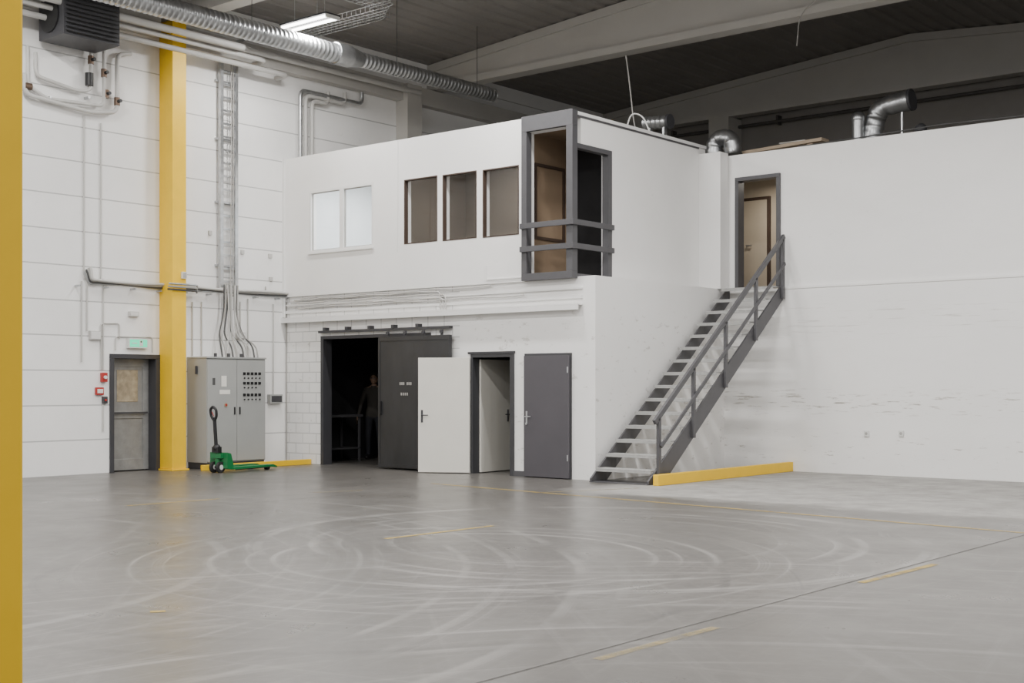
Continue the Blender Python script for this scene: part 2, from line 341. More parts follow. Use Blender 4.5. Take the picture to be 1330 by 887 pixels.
b.box(a0.x-.06,a0.x,22.94,23,3.3,a0.z+.06,m_brown).box(a1.x,a1.x+.06,22.94,23,3.3,a0.z+.06,m_brown).box(a0.x,a1.x,22.94,23,a0.z,a0.z+.06,m_brown)
b.cyl((a0.x+.1,22.95,4.35),(a0.x+.1,22.9,4.35),.012,m_galv).bar((a0.x+.1,22.9,4.35),(a0.x+.22,22.9,4.35),.02,.02,m_galv).done()
b=B('ceiling'); vs=[];x=-20.3;xs=[]
while x<14:
    for dx,dz in((0,0),(.16,0),(.19,.03),(.31,.03),(.34,0)): xs.append((x+dx,dz))
    x+=.34
for (x,dz) in xs: vs+= [(x,-8,roof(x)+dz),(x,28.5,roof(x)+dz)]
b.add(vs,[(2*i,2*i+2,2*i+3,2*i+1) for i in range(len(xs)-1)],m_ceil); b.done()
for k,y in enumerate((27.9,21.15,14.1,7.3,1.5)):
    b=B('roof_beam')
    for (xa,xm,xb) in((XL,-11.5,-3.0),(-3.0,5.5,13.5)):
        T=.012
        b.extr([(xa,8.3),(xb,8.3),(xb,roof(xb)-T),(xm,roof(xm)-T),(xa,roof(xa)-T)],'y',y-.09,y+.09,m_beam)
        b.box(xa,xb,y-.17,y+.17,8.15,8.3,m_beam)
        for s,e in((xa,xm),(xm,xb)):
            b.extr([(s,roof(s)-.17-T),(e,roof(e)-.17-T),(e,roof(e)-T),(s,roof(s)-T)],'y',y-.16,y+.16,m_beam)
    b.done()
# ---------------------------------------------------------------- columns
def ycol(x0,x1,y0,y1,z1,name='yellow_column'):
    b=B(name); b.box(x0,x1,y0,y1,.03,z1,m_yel); b.box(x0-.0,x1+.04,y0-.04,y1+.04,0,.03,m_yel); b.done(.008)
c_=PX(242,500,-19.5); ycol(XL+.001,-19.5,c_.y-.30,c_.y,8.14)
e_=PX(31,500,-3.0); ycol(-3.3,-3.0,e_.y-.3,e_.y,8.14)
b=B('concrete_column'); q=PX(527,300,XL).y; b.box(XL+.001,XL+.35,q-.3,q+.15,6.02,8.1,m_beam).done()
q=PY(940,300,27.9).x; B('concrete_column').box(q-.28,q+.28,27.65,28.29,5.8,8.14,m_beam).done()
b=B('eaves_beam'); b.box(XL+.001,XL+.22,-8,13.8,7.85,8.3,m_beam); b.box(XL+.001,XL+.22,14.3,27.7,7.75,8.12,m_beam).done()
# ---------------------------------------------------------------- front wall fittings
b=B('trim_3')
xa,xb=XL,fx(757)
b.box(xa,xb,YF-.139,YF-.001,2.86,2.88,m_trimw).box(xa,xb,YF-.14,YF-.12,2.78,2.859,m_trimw).box(xa,xb,YF-.05,YF-.001,2.97,3.02,m_trimw).box(xa,xb,YF-.04,YF-.001,3.12,3.15,m_trimw).done()
b=B('conduit_run')
for i,(z,xe) in enumerate(((3.10,577),(3.17,580),(3.23,573),(3.07,683),(3.26,640))):
    pts=[(fx(376)+i*.1,YF-.05-.0,z)]
    for k in range(1,14):
        xx=fx(376)+(fx(xe)-fx(376))*k/13; pts.append((xx,YF-.055,z+.012*math.sin(k*1.7+i)))
    if i<3: pts+=[(fx(xe)+.03,YF-.055,z-.1),(fx(xe)+.03,YF-.055,2.9)]
    b.tube(pts,.012,m_pipe,6,rnd=.05)
b.done()
b=B('sliding_door')
sx0,sx1=PY(493,500,YF-.12).x,PY(585,500,YF-.12).x
b.box(sx0,sx1,YF-.15,YF-.08,.03,2.44,m_slide)
for zz in(.04,2.36): b.box(sx0+.051,sx1-.051,YF-.16,YF-.15,zz,zz+.06,m_slide)
for xx in (sx0,sx1-.05): b.box(xx,xx+.05,YF-.16,YF-.15,.04,2.42,m_slide)
for t in(.12,.37,.63,.88):
    xx=sx0+(sx1-sx0)*t; b.box(xx-.03,xx+.03,YF-.12,YF-.105,2.42,2.54,m_dgrey); b.cyl((xx,YF-.14,2.5),(xx,YF-.105,2.5),.035,m_dgrey,12)
for k in range(7): b.box(sx0+.55+k*.045,sx0+.58+k*.045,YF-.153,YF-.149,1.55,1.60,m_cablel) if k!=3 else None
for k in range(4): b.box(sx0+.58+k*.05,sx0+.61+k*.05,YF-.153,YF-.149,1.36,1.41,m_cablel)
b.box(sx0+.06,sx0+.09,YF-.19,YF-.15,1.0,1.25,m_black)
b.done(.004)
b=B('sliding_door_track'); b.box(fx(418),fx(588),YF-.1,YF-.001,2.555,2.60,m_dgrey); 
for t in range(5):
    xx=fx(425)+t*.62; b.box(xx,xx+.06,YF-.12,YF-.001,2.601,2.66,m_dgrey)
b.done()
b=B('trim_4'); b.box(xo0-.06,xo0+.02,YF-.02,YF+.2,0,2.44,m_dgrey); b.box(xo0-.06,xo1,YF-.02,YF+.2,2.44,2.5,m_dgrey).done()
def handle(b,p,m=m_galv,side=1,dirv=(1,0,0),nrm=(0,-1,0)):
    p=Vector(p);d=Vector(dirv);n=Vector(nrm)
    b.bar(p+n*.004+Vector((0,0,.09)),p+n*.004-Vector((0,0,.13)),.035,.008,m,up=n)
    b.cyl(p,p+n*.05,.010,m,8); b.tube([p+n*.05,p+n*.05+d*.12*side],.010,m,8)
def leaf(b,h,e,z0,z1,t,m): b.bar(Vector((h[0],h[1],(z0+z1)/2)),Vector((e[0],e[1],(z0+z1)/2)),t,z1-z0,m)
b=B('door_1')
b.box(xd0,xd0+.05,YF-.02,YF+.2,0,2.029,m_dgrey).box(xd1-.05,xd1,YF-.02,YF+.2,0,2.029,m_dgrey).box(xd0,xd1,YF-.02,YF+.2,2.03,2.089,m_dgrey)
b.box(xd0-.06,xd1+.06,YF-.03,YF-.001,2.09,2.13,m_dgrey).box(xd1+.001,xd1+.04,YF-.03,YF-.001,0,2.089,m_dgrey)
h=Vector((xd0+.01,YF-.05)); e=Vector((xd0-.80,YF-.50)); leaf(b,h,e,.015,2.03,.04,m_wdoor)
dn=Vector((e.x-h.x,e.y-h.y,0)).normalized(); nn=Vector((dn.y,-dn.x,0)); 
if nn.y>0: nn=-nn
p=Vector((e.x,e.y,1.02))-dn*.07+nn*.02; handle(b,p,m_dgrey,-1,dn,nn)
h2=(xd0+.07,YF+.16); leaf(b,h2,(xd0+.03,YF+1.02),.015,2.0,.04,m_wdoor)
handle(b,Vector((xd0+.035+.025,YF+.93,1.02)),m_dgrey,-1,(0,1,0),(1,0,0))
b.done(.003)
b=B('door_2')
b.box(xg0,xg0+.05,YF-.04,YF+.15,0,2.029,m_dgrey).box(xg1-.05,xg1,YF-.04,YF+.15,0,2.029,m_dgrey).box(xg0,xg1,YF-.04,YF+.15,2.03,2.08,m_dgrey)
b.box(xg0+.035,xg1-.01,YF-.10,YF-.05,.015,2.04,m_gdoor); 
for zz in(.3,1.75): b.cyl((xg1-.02,YF-.10,zz),(xg1-.02,YF-.10,zz+.1),.012,m_galv,8)
handle(b,Vector((xg0+.10,YF-.10,1.02)),m_galv,1,(1,0,0),(0,-1,0)); b.cyl((xg0+.10,YF-.12,.9),(xg0+.10,YF-.10,.9),.02,m_galv,10)
b.done(.003)
b=B('baseboard_front'); b.box(xd1+.04,xg0,YF-.03,YF-.001,0,.09,m_grey).done()
b=B('mezzanine_bay_frame')
zt=6.06
b.box(bx0-.07,bx0+.04,YF-.14,YF-.0,3.42,5.80,m_grey)
b.box(XU-.10,XU+.03,YF-.14,YF+.0,3.42,5.80,m_grey)
b.box(bx0-.07,XU+.03,YF-.141,YF+.001,5.801,zt,m_grey)
b.box(bx0-.07,XU+.03,YF-.141,YF+.001,3.30,3.419,m_grey)
b.box(bx0-.07,XU+.03,YF-.19,YF-.142,4.17,4.26,m_grey).box(bx0-.07,XU+.03,YF-.19,YF-.142,3.78,3.87,m_grey)
b.box(XU+.031,XU+.08,YF-.19,17.88,4.17,4.26,m_grey).box(XU+.031,XU+.08,YF-.19,17.88,3.78,3.87,m_grey)
b.box(XU-.1,XU+.03,17.77,17.88,3.381,5.44,m_grey).box(XU-.1,XU+.03,YF+.002,17.88,5.441,5.52,m_grey).box(XU-.12,XU+.03,YF+.002,17.88,3.335,3.38,m_grey)
b.done(.003)
b=B('trim_5'); b.box(XU-.16,XU+.03,YF+.01,YR-.06,5.985,6.04,m_trimw); b.box(XU+.001,XU+.02,YF+.01,YR-.3,5.955,5.984,m_grey).done()
b=B('trim_6'); x=fx(520); b.box(x-.012,x+.012,YF-.068,YF-.06,4.0,ZT,m_trimw); b.box(XL+.001,XL+.05,YF-.10,YF-.06,2.9,ZT,m_trimw); b.done()
def win(name,w,m,mull=0,t=.045):
    x0,x1,z0,z1=w; b=B(name)
    y0,y1=YF-.065,YF+.02
    b.box(x0,x0+t,y0,y1,z0,z1,m).box(x1-t,x1,y0,y1,z0,z1,m).box(x0+t,x1-t,y0,y1,z0,z0+t,m).box(x0+t,x1-t,y0,y1,z1-t,z1,m)
    if mull:
        xm=fx(446.5); b.box(xm-.05,xm+.05,y0,y1,z0+t,z1-t,m)
        for a,c in((x0,xm-.05),(xm+.05,x1)):
            a2,c2=a+(t if a==x0 else 0),c-(t if c==x1 else 0); g=.014
            b.box(a2,a2+g,YF-.03,YF,z0+t,z1-t,m_cablel).box(c2-g,c2,YF-.03,YF,z0+t,z1-t,m_cablel).box(a2+g,c2-g,YF-.03,YF,z1-t-g,z1-t,m_cablel).box(a2+g,c2-g,YF-.03,YF,z0+t,z0+t+g,m_cablel)
        b.box(x0-.02,x1+.02,YF-.10,YF-.061,z0-.03,z0-.001,m)
    b.add([(x0+t,YF-.01,z0+t),(x1-t,YF-.01,z0+t),(x1-t,YF-.01,z1-t),(x0+t,YF-.01,z1-t)],[(0,1,2,3)],m_glass); b.done()
win('window_1',w1,m_trimw,1); win('window_2',w2,m_brown,0,.02); win('window_3',w3,m_brown,0,.02); win('window_4',w4,m_brown,0,.02)
b=B('window_5'); q0=PY(462,262,19.55); q1=PY(483,322,19.55); xr2=q1.x+.1
b.box(q0.x,xr2,19.57,19.59,q1.z,q0.z+.1,m_winlit); b.box(q0.x-.06,q0.x,19.54,19.6,q1.z,q0.z+.16,m_pipe); b.box(q0.x,xr2,19.54,19.6,q0.z+.1,q0.z+.16,m_pipe)
xm=(q0.x+xr2)/2; b.box(xm-.02,xm+.02,19.55,19.57,q1.z,q0.z+.1,m_cablel).box(q0.x-.06,xr2+.06,19.5,19.6,q1.z-.04,q1.z,m_trimw).done()
b=B('wall_hatch'); h0=PY(632,345,YF-.06)
b.box(h0.x,h0.x+.015,YF-.075,YF-.061,3.36,h0.z,m_trimw); b.box(h0.x+.016,bx0-.1,YF-.075,YF-.061,3.36,3.38,m_trimw).done()
b=B('door_3'); t=.07
b.box(ux0-.0,ux0+t,YR-.02,YR+.2,3.335,5.319,m_grey).box(ux1-t,ux1,YR-.02,YR+.2,3.335,5.319,m_grey).box(ux0,ux1,YR-.02,YR+.2,5.32,5.39,m_grey); b.done(.003)
# ---------------------------------------------------------------- staircase
b=B('steel_staircase'); s=3.33/4.2; y0=16.75; xl,xr=-12.18,-11.05
for (x0,x1) in((xl,xl+.035),(xr-.035,xr)):
    b.extr([(16.62,.013),(17.05,.013),(YR-.03,3.09),(YR-.03,3.325),(20.9,3.325),(16.62,.06)],'x',x0,x1,m_grey)
for i in range(1,16):
    z=i*.2215; ya=y0+(i-1)*.28; 
    b.box(xl+.036,xr-.036,ya-.02,min(ya+.25,YR-.03),z-.02,z,m_tread); b.box(xl+.036,xr-.036,ya-.02,ya-.005,z-.055,z-.021,m_tread)
ys=[16.86,17.88,18.9,19.93,YR-.09]
def hz(y): return 1.06+.775*(y-16.86)
for y in ys: b.box(xr+.001,xr+.05,y-.035,y+.035,max(0.02,s*(y-y0)-.2),hz(y)-.03,m_grey)
b.bar((xr+.025,ys[0]-.12,hz(ys[0]-.12)),(xr+.025,YR-.05,hz(YR-.05)),.05,.085,m_grey)
b.bar((xr+.065,ys[0],hz(ys[0])-.47),(xr+.065,YR-.08,hz(YR-.08)-.47),.03,.06,m_grey)
b.box(xl,xr+.0,16.6,17.08,0,.012,m_grey)
b.done(.003)
b=B('yellow_kerb_rail'); b.box(-10.96,-10.86,16.6,YR-.005,0,.17,m_yel).done(.008)
b=B('yellow_kerb_rail'); b.box(-19.19,-19.12,14.3,YF-.02,0,.10,m_yel).done(.006)
# ---------------------------------------------------------------- exit door in left wall
b=B('door_5'); yy0,yy1=dy0+.02,dy1-.02; xr_=XL-.22
b.box(XL-.3,XL+.03,yy0-.05,yy0+.03,0,2.02,m_dgrey).box(XL-.3,XL+.03,yy1-.04,yy1+.05,0,2.02,m_dgrey).box(XL-.3,XL+.03,yy0-.05,yy1+.05,2.021,2.10,m_dgrey)
b.box(xr_-.05,xr_,yy0+.03,yy1-.04,.02,2.02,m_alu)
b.box(xr_,xr_+.02,yy0+.03,yy0+.14,.02,2.02,m_alu).box(xr_,xr_+.02,yy1-.16,yy1-.04,.02,2.02,m_alu)
for z0,z1 in((.02,.22),(.95,1.08),(1.88,2.02)): b.box(xr_,xr_+.02,yy0+.14,yy1-.16,z0,z1,m_alu)
b.box(xr_+.001,xr_+.008,yy0+.24,yy1-.26,1.25,1.82,m_amber)
b.bar((xr_+.07,yy0+.08,1.05),(xr_+.07,yy1-.1,1.05),.03,.03,m_dgrey)
b.done(.003)
B('wall_exit_vestibule').box(XL-.6,XL-.4,dy0-.2,dy1+.2,0,2.3,m_mid).done()
def onL(px,py,off=.02): return PX(px,py,XL+off)
def lbox(name,px0,py0,px1,py1,d,m,extra=None):
    a=PX(px0,py1,XL); c=PX(px1,py0,XL); b=B(name); b.box(XL+.001,XL+d,a.y,c.y,a.z,c.z,m)
    if extra: extra(b,a,c)
    return b.done(.004)
def ex(b,a,c):
    w=c.y-a.y; h=c.z-a.z; z=(a.z+c.z)/2
    b.box(XL+.08,XL+.083,a.y+.05*w,c.y-.05*w,a.z+.12*h,c.z-.12*h,m_exit)
    b.box(XL+.083,XL+.086,a.y+.55*w,a.y+.72*w,z-.3*h,z+.3*h,m_plast)
    b.bar((XL+.085,a.y+.15*w,z),(XL+.085,a.y+.42*w,z),.006,.02,m_plast)
    b.sph((XL+.085,a.y+.63*w,z+.16*h),.018,m_green,.3)
lbox('exit_sign',164,440,189,452,.08,m_plast,ex)
def cal(b,a,c): b.box(XL+.05,XL+.06,a.y+.02,c.y-.02,a.z+.03,c.z-.03,m_plast)
lbox('fire_alarm_call_point',123,503,133,513,.05,m_red,cal)
lbox('alarm_sounder',130,484,137,496,.07,m_red,lambda b,a,c:b.cyl((XL+.07,(a.y+c.y)/2,(a.z+c.z)/2),(XL+.10,(a.y+c.y)/2,(a.z+c.z)/2),.03,m_plast))
def jb(b,a,c): b.box(XL+.06,XL+.065,a.y+.015,c.y-.015,a.z+.015,c.z-.015,m_plast)
lbox('junction_box',115,430,129,441,.06,m_pipe,jb)
lbox('junction_box',166,405,178,411,.06,m_pipe,jb)
lbox('release_switch_box',132,515,138,524,.05,m_dgrey,lambda b,a,c:b.cyl((XL+.05,(a.y+c.y)/2,(a.z+c.z)/2),(XL+.065,(a.y+c.y)/2,(a.z+c.z)/2),.02,m_red))
lbox('light_switch',306,432,317,440,.05,m_pipe,jb)
lbox('junction_box',347,512,363,524,.10,m_cab,lambda b,a,c:b.box(XL+.10,XL+.11,a.y+.03,c.y-.03,a.z+.03,c.z-.03,m_dgrey))
b=B('wall_conduits')
for px,y0_,y1_ in((109,150,362),(113,360,430),(131,160,362),(134,362,480),(134,526,560),(106,365,470),(250,392,462),(262,392,462),(312,392,432),(322,388,470),(355,395,512)): b.tube([onL(px,y0_),onL(px,y1_)],.015,m_pipe,6)
b.tube([onL(131,480),onL(131,420),onL(155,420),onL(155,440)],.012,m_pipe,6,rnd=.06)
b.tube([onL(150,455),onL(150,437),onL(198,438),onL(198,458)],.012,m_pipe,6,rnd=.06)
for i in range(4):
    pts=[onL(109+i*3,352-i*2,.05+.02*i)]+[Vector((XL+.06+.025*i,PX(px,500,XL).y,3.30+.022*i+.012*math.sin(px*.05+i))) for px in range(114,381,13)]
    b.tube(pts,.018 if i<3 else .024,(m_galv,m_cable,m_cablel,m_pipe)[i],8,rnd=.05)
for k in range(9):
    yk=12.2+k*.55; b.box(XL+.001,XL+.15,yk,yk+.03,3.24,3.27,m_galv)
b.done()
b=B('cable_bundle'); 
for i in range(3): b.tube([(-19.47+.02*i,c_.y-.42,3.27+.05*i),(-19.46+.02*i,c_.y-.15,3.27+.05*i),(-19.47+.02*i,c_.y+.2,3.27+.05*i),(-19.8,c_.y+.45,3.27+.04*i)],.018,(m_cable,m_cablel,m_galv)[i],8,rnd=.1)
b.done()
lbox_=B('junction_box'); lbox_.box(-19.499,-19.45,c_.y-.12,c_.y-.02,3.48,3.6,m_plast).box(-19.45,-19.445,c_.y-.105,c_.y-.035,3.495,3.585,m_cablel).done()
b=B('cable_ladder'); yA,yB=ly(283),ly(302); 
for y in(yA,yB): b.box(XL+.06,XL+.13,y-.035,y+.035,3.40,7.7,m_galv)
z=3.5
while z<7.6: b.box(XL+.07,XL+.10,yA+.036,yB-.036,z,z+.035,m_galv); z+=.25
for z in(3.8,5,6.2,7.3):
    b.box(XL+.001,XL+.059,yA-.08,yB+.08,z,z+.04,m_galv)
for i in range(2): b.tube([(XL+.13,yB-.08-i*.05,7.7),(XL+.13,yB-.08-i*.05,5.2),(XL+.13,yB-.09-i*.06,3.4)],.011,m_cablel,6)
b.done()
b=B('cable_bundle')
for i in range(11):
    yt=yA+.02+(yB-yA)*i/11; yb=ly(276+i*4.6); w=random.uniform(-.14,.14)
    b.tube([(XL+.17+.01*(i%3),yt,3.45),(XL+.17+.02*(i%3),yt+w*.3,2.9),(XL+.17,(yt+yb)/2+w,2.5),(XL+.25,yb,2.3),(XL+.3,yb,2.075)],.015,(m_cable,m_cablel,m_pipe)[i%3],6,rnd=.25)
b.done()
b=B('cable_bundle')
for px,yb,ye in((345,385,372),(372,392,600)):
    b.tube([onL(px,yb,.03),onL(px,ye,.03)],.012,m_cablel,6)
b.done()
for (px,py) in((270,300),(312,325),(348,330),(349,360)): lbox('conduit_clip',px,py,px+4,py+5,.04,m_pipe)
# ---------------------------------------------------------------- electrical cabinet
b=B('electrical_cabinet'); cx=-19.3; ya,yb=ly(269,cx),ly(345,cx); ym=(ya+yb)/2
b.box(XL+.002,cx-.02,ya+.02,yb-.02,0,.12,m_dgrey).box(XL+.002,cx-.02,ya,yb,.12,2.04,m_cab)
b.box(cx-.019,cx,ya+.01,ym-.005,.14,2.02,m_cab).box(cx-.019,cx,ym+.005,yb-.01,.14,2.02,m_cab)
b.box(XL+.001,cx+.01,ya-.01,yb+.01,2.041,2.07,m_cab)
for r,zz in enumerate((1.74,1.66,1.56,1.48,1.34,1.26)):
    for k in range(5 if r!=3 else 4):
        yk=ym+.14+k*.09
        if r in(0,2,4): b.box(cx,cx+.012,yk,yk+.06,zz,zz+.05,m_black)
        else: b.cyl((cx,yk+.03,zz+.02),(cx+.02,yk+.03,zz+.02),.014,m_black,10)
for y_ in(ym-.06,ym+.06): b.box(cx,cx+.02,y_-.012,y_+.012,1.0,1.14,m_black)
b.box(cx,cx+.003,ym-.36,ym-.24,1.52,1.72,m_paper).box(cx,cx+.003,ym-.40,ym-.16,1.38,1.46,m_paper).box(cx,cx+.004,ya+.12,ya+.18,1.55,1.68,m_cable)
b.cyl((cx,ym-.26,1.18),(cx+.02,ym-.26,1.18),.022,m_red,14); b.cyl((cx,ym-.26,1.18),(cx+.012,ym-.26,1.18),.04,m_amber,14)
for i in range(3): b.cyl((cx-.15,ya+.3+.3*i,2.07),(cx-.15,ya+.3+.3*i,2.14),.03,m_dgrey,10)
b.box(XL+.3,XL+.33,ya-.05,ya-.011,1.75,1.9,m_dgrey)
b.done(.005)
# ---------------------------------------------------------------- pallet jack
b=B('pallet_jack'); o=PZ(283,614); e2=PZ(352,608); ang=math.atan2(e2.y-o.y,e2.x-o.x)
b.X=Matrix.Translation((o.x,o.y,0))@Matrix.Rotation(ang,4,'Z')
for s_ in(-1,1):
    yc=s_*.19
    b.extr([(.12,.06),(1.20,.05),(1.30,.035),(1.30,.06),(1.20,.095),(.12,.10)],'y',yc-.075,yc+.075,m_green)
    b.cyl((1.10,yc-.04,.038),(1.10,yc+.04,.038),.038,m_rub,14); b.box(.15,1.1,yc-.078,yc-.0755,.045,.06,m_black)
b.extr([(.02,.08),(.18,.05),(.18,.16),(.12,.34),(.02,.36)],'y',-.20,.20,m_green)
b.box(-.06,.04,-.12,.12,.26,.34,m_green)
for s_ in(-1,1): b.cyl((-.02,s_*.05,.10),(-.02,s_*.10,.10),.098,m_rub,22); b.cyl((-.02,s_*.045,.10),(-.02,s_*.105,.10),.045,m_plast,14)
b.cyl((-.02,-.05,.10),(-.02,.05,.10),.02,m_black); b.cyl((-.0,0,.12),(0,0,.40),.05,m_green,16); b.cyl((.06,0,.30),(.06,0,.44),.025,m_galv)
b.box(-.08,.02,-.07,.07,.36,.46,m_black); b.sph((-.03,0,.44),.07,m_black)
b.tube([(-.04,0,.42),(-.09,0,.98)],.032,m_black,12)
for s_ in(-1,1): b.tube([(-.09,0,.92),(-.10,s_*.06,.99),(-.12,s_*.07,1.12),(-.125,0,1.17)],.024,m_black,10,rnd=.04)
b.tube([(-.10,0,1.0),(-.11,.04,1.08)],.008,m_red,6)
b.done(.003)
# ---------------------------------------------------------------- ducts, pipes, heater
b=B('ventilation_duct'); zd=7.6; dE=PZ(648,122,zd); dM=PZ(432,72,zd); X=(dE.x+dM.x)/2
b.spiral((X,-6,zd),(X,dM.y,zd),.165,m_duct,28,.10,.010)
b.cyl((X,dM.y-.1,zd),(X,dM.y+.25,zd),.20,m_duct,24)
b.tube([(X,dM.y+.2,zd),(X,dM.y+.5,zd)],.2,m_duct,24,rad=[.2,.15])
b.spiral((X,dM.y+.5,zd),(X,dE.y,zd),.135,m_duct,28,.10,.009)
for yy in(dM.y+1.5,dM.y-2,dE.y-.5,dM.y-5): b.cyl((X,yy,zd+.14),(X,yy,roof(X)),.006,m_dgrey,6)
b.done()
b=B('ceiling_pipes')
for i,(xx,zz,r,ye) in enumerate(((XL+.40,7.62,.05,16.6),(XL+.60,7.74,.045,15.9),(XL+.80,7.82,.06,15.2),(XL+1.1,7.98,.04,17.5),(XL+.35,7.95,.06,20.4),(XL+1.5,8.0,.05,16.2))):
    b.tube([(xx,-6,zz),(xx,ye,zz)]+([(XL+.05,ye,zz)] if i in(0,1) else []),r,m_pipe,12,rnd=.15)
for y in(6,9,12,15.5): b.box(XL+.22,XL+1.6,y,y+.05,8.08,8.12,m_galv)
b.done()
b=B('riser_pipes')
for i,px in enumerate((390,397,405)):
    p=onL(px,110+i*3,.12); zt_=7.48-.08*i
    ye=onL(470-i*22,108,.12).y
    b.tube([(p.x,p.y,6.0),(p.x,p.y,zt_),(p.x,ye,zt_),(p.x,ye,zt_+.25)],.042,(m_galv,m_pipe,m_pipe)[i],10,rnd=.14)
b.done()
b=B('fan_heater'); hx0,hx1,hy0,hy1,hz0,hz1=-19.75,-19.0,11.45,12.5,7.28,8.0
b.box(hx0,hx1,hy0,hy1,hz0,hz1,m_dgrey)
for k in range(9): z=hz0+.06+k*.07; b.bar((hx1+.02,hy0+.04,z),(hx1+.02,hy1-.04,z),.05,.012,m_black,up=(.5,0,1))
b.cyl((hx0+.35,hy0-.03,(hz0+hz1)/2),(hx0+.35,hy0+.01,(hz0+hz1)/2),.28,m_black,24)
b.box(hx0-.13,hx0,hy0+.15,hy0+.2,7.35,7.9,m_galv).box(hx0-.13,hx0,hy1-.2,hy1-.15,7.35,7.9,m_galv); b.done(.006)
b=B('heating_pipes')
def L_(px,py,off=.10): return onL(px,py,off)
b.tube([L_(32,95),L_(32,122),L_(118,146),L_(152,146),L_(152,70),L_(170,70)],.038,m_pipe,12,rnd=.14)
b.tube([L_(46,68),L_(46,98),L_(100,118),L_(118,118),L_(118,64)],.032,m_pipe,12,rnd=.12)
b.tube([L_(36,60),L_(36,110),L_(60,128),L_(135,138),L_(135,64)],.032,m_pipe,12,rnd=.12)
for px,py in((135,95),(118,78),(152,132),(138,122)): 
    p=L_(px,py); b.cyl(p-Vector((0,0,.07)),p+Vector((0,0,.07)),.05,m_brass,12); b.cyl(p,p+Vector((.12,0,0)),.03,m_black,10)
p=L_(116,104); b.cyl(p-Vector((0,0,.1)),p+Vector((0,0,.12)),.07,m_black,14)
p=L_(36,112); b.cyl(p-Vector((0,.06,0)),p+Vector((0,.06,0)),.06,m_brass,12)
for px in(60,110): 
    p=L_(px,128,.0); b.box(XL+.001,XL+.14,p.y-.02,p.y+.02,p.z-.02,p.z+.02,m_galv)
b.done()
# ---------------------------------------------------------------- lamps
def lamp(x,y,z,pw=150):
    b=B('fluorescent_lamp'); l=.62
    b.box(x-l,x+l,y-.17,y+.17,z+.03,z+.06,m_dgrey)
    for s_ in(-.12,.12): b.cyl((x-l+.03,y+s_,z),(x+l-.03,y+s_,z),.026,m_tube,10)
    for q in(-l,l-.03): b.box(x+q,x+q+.03,y-.16,y+.16,z-.03,z+.029,m_trimw)
    for q in(-.4,.4): b.cyl((x+q,y,z+.06),(x+q,y,roof(x+q)+.02),.004,m_galv,6)
    o=b.done()
    ld=bpy.data.lights.new('lamp_light','AREA'); ld.shape='RECTANGLE'; ld.size=1.2; ld.size_y=.32; ld.energy=pw; ld.color=(1,.98,.955)
    lo=bpy.data.objects.new('lamp_light',ld); lo.location=(x,y,z-.035); bpy.context.scene.collection.objects.link(lo); lo.parent=o
p=PZ(402,30,8.0); LX,LY=p.x,p.y
for x in(LX,LX+4.2,LX+8.4,LX+12.6,LX+16.8):
    for y in(LY,LY-5.6,LY-11.2,LY-16.8): lamp(x,y,8.0,245)
b=B('office_ceiling_lamp'); b.box(-18.9,-17.7,18.1,18.4,5.82,5.88,m_tube).box(-18.95,-17.65,18.05,18.45,5.88,5.9,m_trimw).done()
ld=bpy.data.lights.new('office_light','AREA'); ld.size=1.2; ld.energy=105; ld.color=(.95,.98,1)
lo=bpy.data.objects.new('office_light',ld); lo.location=(-18.3,18.2,5.8); bpy.context.scene.collection.objects.link(lo)
lo.parent=bpy.data.objects['office_ceiling_lamp']
def fill_lamp(x,y,z,pw,col):
    b=B('added_fill_lamp'); b.cyl((x,y,z),(x,y,z+.05),.12,m_trimw,20); b.sph((x,y,z),.10,m_plast,1,1,.5); o=b.done()
    ld=bpy.data.lights.new('fill_light','AREA'); ld.shape='DISK'; ld.size=.3; ld.energy=pw; ld.color=col
    lo=bpy.data.objects.new('fill_light',ld); lo.location=(x,y,z-.08); bpy.context.scene.collection.objects.link(lo); lo.parent=o
fill_lamp(-15.4,17.9,5.84,15,(1,.93,.85))  # unseen lamp, added to brighten the brown office behind the windows
fill_lamp(-11.9,22.1,5.6,28,(1,.92,.80))  # unseen lamp, added to lift the corridor behind the upper doorway
b=B('wire_cable_tray'); z=8.22; y=16.3
def wire(pts): b.tube(pts,.009,m_galv,5)
for dy,dz in((-.25,.1),(-.25,0),(-.12,0),(0,0),(.12,0),(.25,0),(.25,.1)): b.tube([(-18.9,y+dy,z+dz),(-16.4-dy,y+dy,z+dz),(-16.2-dy,y-.3,z+dz),(-16.2-dy,y-1.7,z+dz)],.009,m_galv,5,rnd=.3)
x=-18.9
while x<-16.5: wire([(x,y-.25,z+.1),(x,y-.25,z),(x,y+.25,z),(x,y+.25,z+.1)]); x+=.12
yy=y-.4
while yy>y-1.7: wire([(-16.45,yy,z+.1),(-16.45,yy,z),(-15.95,yy,z),(-15.95,yy,z+.1)]); yy-=.12
for xx in(-18.3,-16.8): b.cyl((xx,y,z),(xx,y,roof(xx)-.005),.006,m_galv,6)
b.done()
